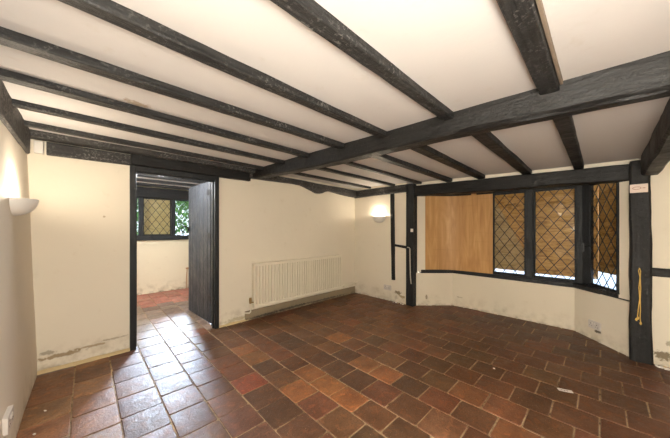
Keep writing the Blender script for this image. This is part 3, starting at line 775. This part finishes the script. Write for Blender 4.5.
# ================================================================== SMALL THINGS
def socket(locn, rz, label, sw=True, name='wall_socket'):
    """double socket; local wall plane x=0, faces +x"""
    r=empty(name,locn,rz,label=label,cat='socket',group='double wall sockets')
    MB().box(-.006,.016,-.073,.073,-.043,.043).build('face_plate',M['grey_plastic'],r,bevel=.004)
    for y in (-.037,.037):
        MB().box(.014,.020,y-.006+(.022 if y<0 else -.022),y+.006+(.022 if y<0 else -.022),.012,.030).build('switch',M['white_plastic'],r,bevel=.0015)
        m=MB(); m.box(.0155,.0165,y-.004,y+.004,.006,.016); m.box(.0155,.0165,y-.017,y-.009,-.016,-.010); m.box(.0155,.0165,y+.009,y+.017,-.016,-.010); m.build('pin_slot',M['dark_hole'],r)
    return r
socket((3.806,2.61,.226),PI,'white double socket low on the far wall under the wall light')
cd=Vector((4.33-3.82,.235+.185)).normalized(); an=math.atan2(cd.x,-cd.y)   # inward normal of the canted panel
ps=Vector((4.315,.22)).lerp(Vector((3.83,-.18)),.43)
socket((ps.x-.002,ps.y+.005,.172),math.atan2(cd.x,-cd.y) if False else math.atan2(.51,-.42),'white double socket above a hole in the low bay wall near the right post')
s=socket((XL(.24)+.004,2.20,.232),0,'white socket box low on the left wall by the photo corner')

b=MB().box(-.028,.028,-.03,.03,-.052,.052).build('alarm_sensor',M['white_plastic'],bevel=.008,seg=3,smooth=40); b.location=(-.288,3.352,1.948)
tag(b,'small white box high in the left corner at the end of the short grey timber','sensor')
b=MB().box(-.012,.003,-.021,.021,-.026,.026).build('wall_switch',M['white_plastic'],bevel=.003); b.location=(3.784,2.128,1.228)
tag(b,'tiny white switch on the front of the left post','switch')
mb=MB(); mb.tube([(3.770,2.205,.952),(3.769,2.165,.947),(3.769,2.158,.93),(3.769,2.155,.70),(3.769,2.150,.50),(3.769,2.140,.40),(3.769,2.135,.365)],.0085,8)
tag(mb.build('wall_mounted_pipe',M['pale_pipe'],smooth=50,origin=(3.777,2.155,.365)),'thin pale pipe bent down the face of the left post','pipe')
# sign plate
sg=empty('sign_plate',(3.737,-.240,1.632),label='small pinkish-white plate near the top of the right post',cat='sign')
MB().box(-.006,.006,-.056,.056,-.040,.040).build('plate',M['sign'],sg,bevel=.002)
mb=MB(); mb.tube([(-.0065,.012+.026*math.cos(2*PI*k/24),.002+.012*math.sin(2*PI*k/24)) for k in range(25)],.002,6); mb.box(-.0072,-.0055,-.040,-.022,-.002,.004)
mb.build('printed_oval',M['signink'],sg)
# cord
cr=MB(); cz=lambda y,z:(3.722,y,z)
L1=[(-.243,.885),(-.238,.86),(-.246,.80),(-.240,.70),(-.245,.60),(-.236,.50),(-.231,.42),(-.226,.40)]
L2=[(-.243,.885),(-.250,.86),(-.248,.80),(-.251,.70),(-.248,.60),(-.249,.50),(-.247,.42),(-.252,.365)]
for Lx in (L1,L2): cr.tube([cz(*p) for p in Lx],.0034,8)
for (y,z) in ((-.226,.40),(-.236,.415),(-.252,.37)): cr.tube([cz(y,z+.014),cz(y+.002,z),cz(y,z-.014)],[.004,.009,.004],8)
o=cr.build('yellow_cord',M['cord'],smooth=60,origin=(3.722,-.243,.365)); tag(o,'knotted yellow cord hanging in a long loop down the right post','cord')
nl=MB(); nl.tube([(3.76,-.243,.888),(3.715,-.243,.892)],.004,8); o=nl.build('nail',M['iron'],smooth=60,origin=(3.74,-.243,.888)); tag(o,'nail in the right post holding the yellow cord','nail')
# scraps on the floor
pp=empty('paper_label',(2.66,.198,.002),math.radians(-68),label='small white printed paper label lying on the brown tiles at lower right',cat='paper')
vs=[];n=6
for i in range(n+1):
    u=-.045+.09*i/n; z=.002+.0012*(abs(u)/.045)**2; vs += [(u,-.019,z),(u,.019,z),(u,-.019,z-.0008),(u,.019,z-.0008)]
fs=[]
for i in range(n): a=i*4; fs += [(a,a+4,a+5,a+1),(a+2,a+3,a+7,a+6),(a,a+2,a+6,a+4),(a+1,a+5,a+7,a+3)]
fs += [(0,1,3,2),(n*4,n*4+2,n*4+3,n*4+1)]
MB().add(vs,fs).build('paper_sheet',M['paper'],pp,smooth=40)
m=MB()
for k in range(3): m.box(-.026+.017*k,-.016+.017*k,-.008,.006,.0015,.0028)
m.build('printed_text',M['paperink'],pp)
def scrap(x,y,s,lab,seed):
    s*=.72
    rnd=random.Random(seed); n=7; pl=[(s*rnd.uniform(.6,1.2)*math.cos(2*PI*k/n),s*.6*rnd.uniform(.6,1.2)*math.sin(2*PI*k/n)) for k in range(n)]
    o=MB().prism(pl,0,s*.28).build('plaster_crumb',M['ceramic'],bevel=s*.08); o.location=(x,y,.0); o.rotation_euler=(0,0,rnd.uniform(0,3)); tag(o,lab,'rubble')
scrap(2.631,.672,.018,'white plaster crumb on the floor tiles, left of the paper label',1)
scrap(-.20,2.66,.016,'white crumb on the floor beside the left wall, farther from the camera',2)
scrap(-.225,2.40,.018,'white crumb on the floor beside the left wall, closer to the socket box',3)

def rubble(pts, lab, grp, seed):
    rnd=random.Random(seed)
    for i,(x,y) in enumerate(pts):
        s_=rnd.uniform(.012,.024); n=7
        pl=[(s_*rnd.uniform(.6,1.2)*math.cos(2*PI*k/n),s_*.7*rnd.uniform(.6,1.2)*math.sin(2*PI*k/n)) for k in range(n)]
        o=MB().prism(pl,0,s_*.6).build('plaster_crumb',M['mortar'] if i%3==2 else M['ceramic'],bevel=s_*.15); o.location=(x,y,0); o.rotation_euler=(0,0,rnd.uniform(0,3)); tag(o,lab,'rubble',grp)
rubble([(3.745,-.345),(3.725,-.372),(3.748,-.395),(3.715,-.405),(3.742,-.43)],'crumb of fallen plaster at the foot of the wall right of the right post','plaster crumbs by the right post',11)
rubble([(3.765,2.285),(3.775,2.33),(3.755,2.37),(3.775,2.42),(3.765,2.47)],'crumb of fallen plaster under the broken patch beside the left post','plaster crumbs by the left post',12)

# ================================================================== LIGHT / WORLD / CAMERA
w=bpy.data.worlds.new('sky'); bpy.context.scene.world=w; w.use_nodes=True
bg=w.node_tree.nodes['Background']; bg.inputs[0].default_value=(.78,.87,1.0,1); bg.inputs[1].default_value=1.3
def portal(x,y,z,rx,rz,sx,sy):
    l=bpy.data.lights.new('window_portal','AREA'); l.shape='RECTANGLE'; l.size=sx; l.size_y=sy; l.cycles.is_portal=True
    o=bpy.data.objects.new('window_portal',l); C.objects.link(o); o.location=(x,y,z); o.rotation_euler=(rx,0,rz)
portal(1.58,6.28,1.48,-PI/2,0,2.2,.85)

l=bpy.data.lights.new('hall_fill','POINT'); l.energy=26; l.color=(.95,.97,1.0); l.shadow_soft_size=.1  # unseen fill lights, added to brighten the room beyond the doorway
for p in ((.70,3.80,1.90),(-.45,4.7,1.55)):
    o=bpy.data.objects.new('hall_fill',l); C.objects.link(o); o.location=p
sl=bpy.data.lights.new('hazy_sun','SUN'); sl.energy=26.0; sl.angle=math.radians(19); sl.color=(.66,.79,1.0)
so=bpy.data.objects.new('hazy_sun',sl); C.objects.link(so); so.location=(4,12,6)
sd=Vector((.32,1.0,.0)).normalized()*math.cos(math.radians(24))+Vector((0,0,math.sin(math.radians(24))))
so.rotation_euler=sd.to_track_quat('Z','Y').to_euler()
sc=bpy.context.scene
cam=bpy.data.cameras.new('camera'); co=bpy.data.objects.new('camera',cam); C.objects.link(co)
cam.sensor_width=36; cam.lens=258/670*36; cam.shift_y=10/670; cam.clip_start=.02
a=math.atan2(267,258); co.location=(0,0,1.25); co.rotation_euler=(PI/2,0,a-PI/2)
sc.camera=co
sc.view_settings.view_transform='Standard'; sc.view_settings.look='None'; sc.view_settings.gamma=1; sc.view_settings.use_curve_mapping=False
sc.view_settings.exposure=1.12
sc.cycles.use_denoising=True; sc.cycles.max_bounces=10; sc.cycles.diffuse_bounces=7; sc.cycles.transparent_max_bounces=12
sc.cycles.caustics_reflective=False; sc.cycles.caustics_refractive=False; sc.cycles.sample_clamp_indirect=6
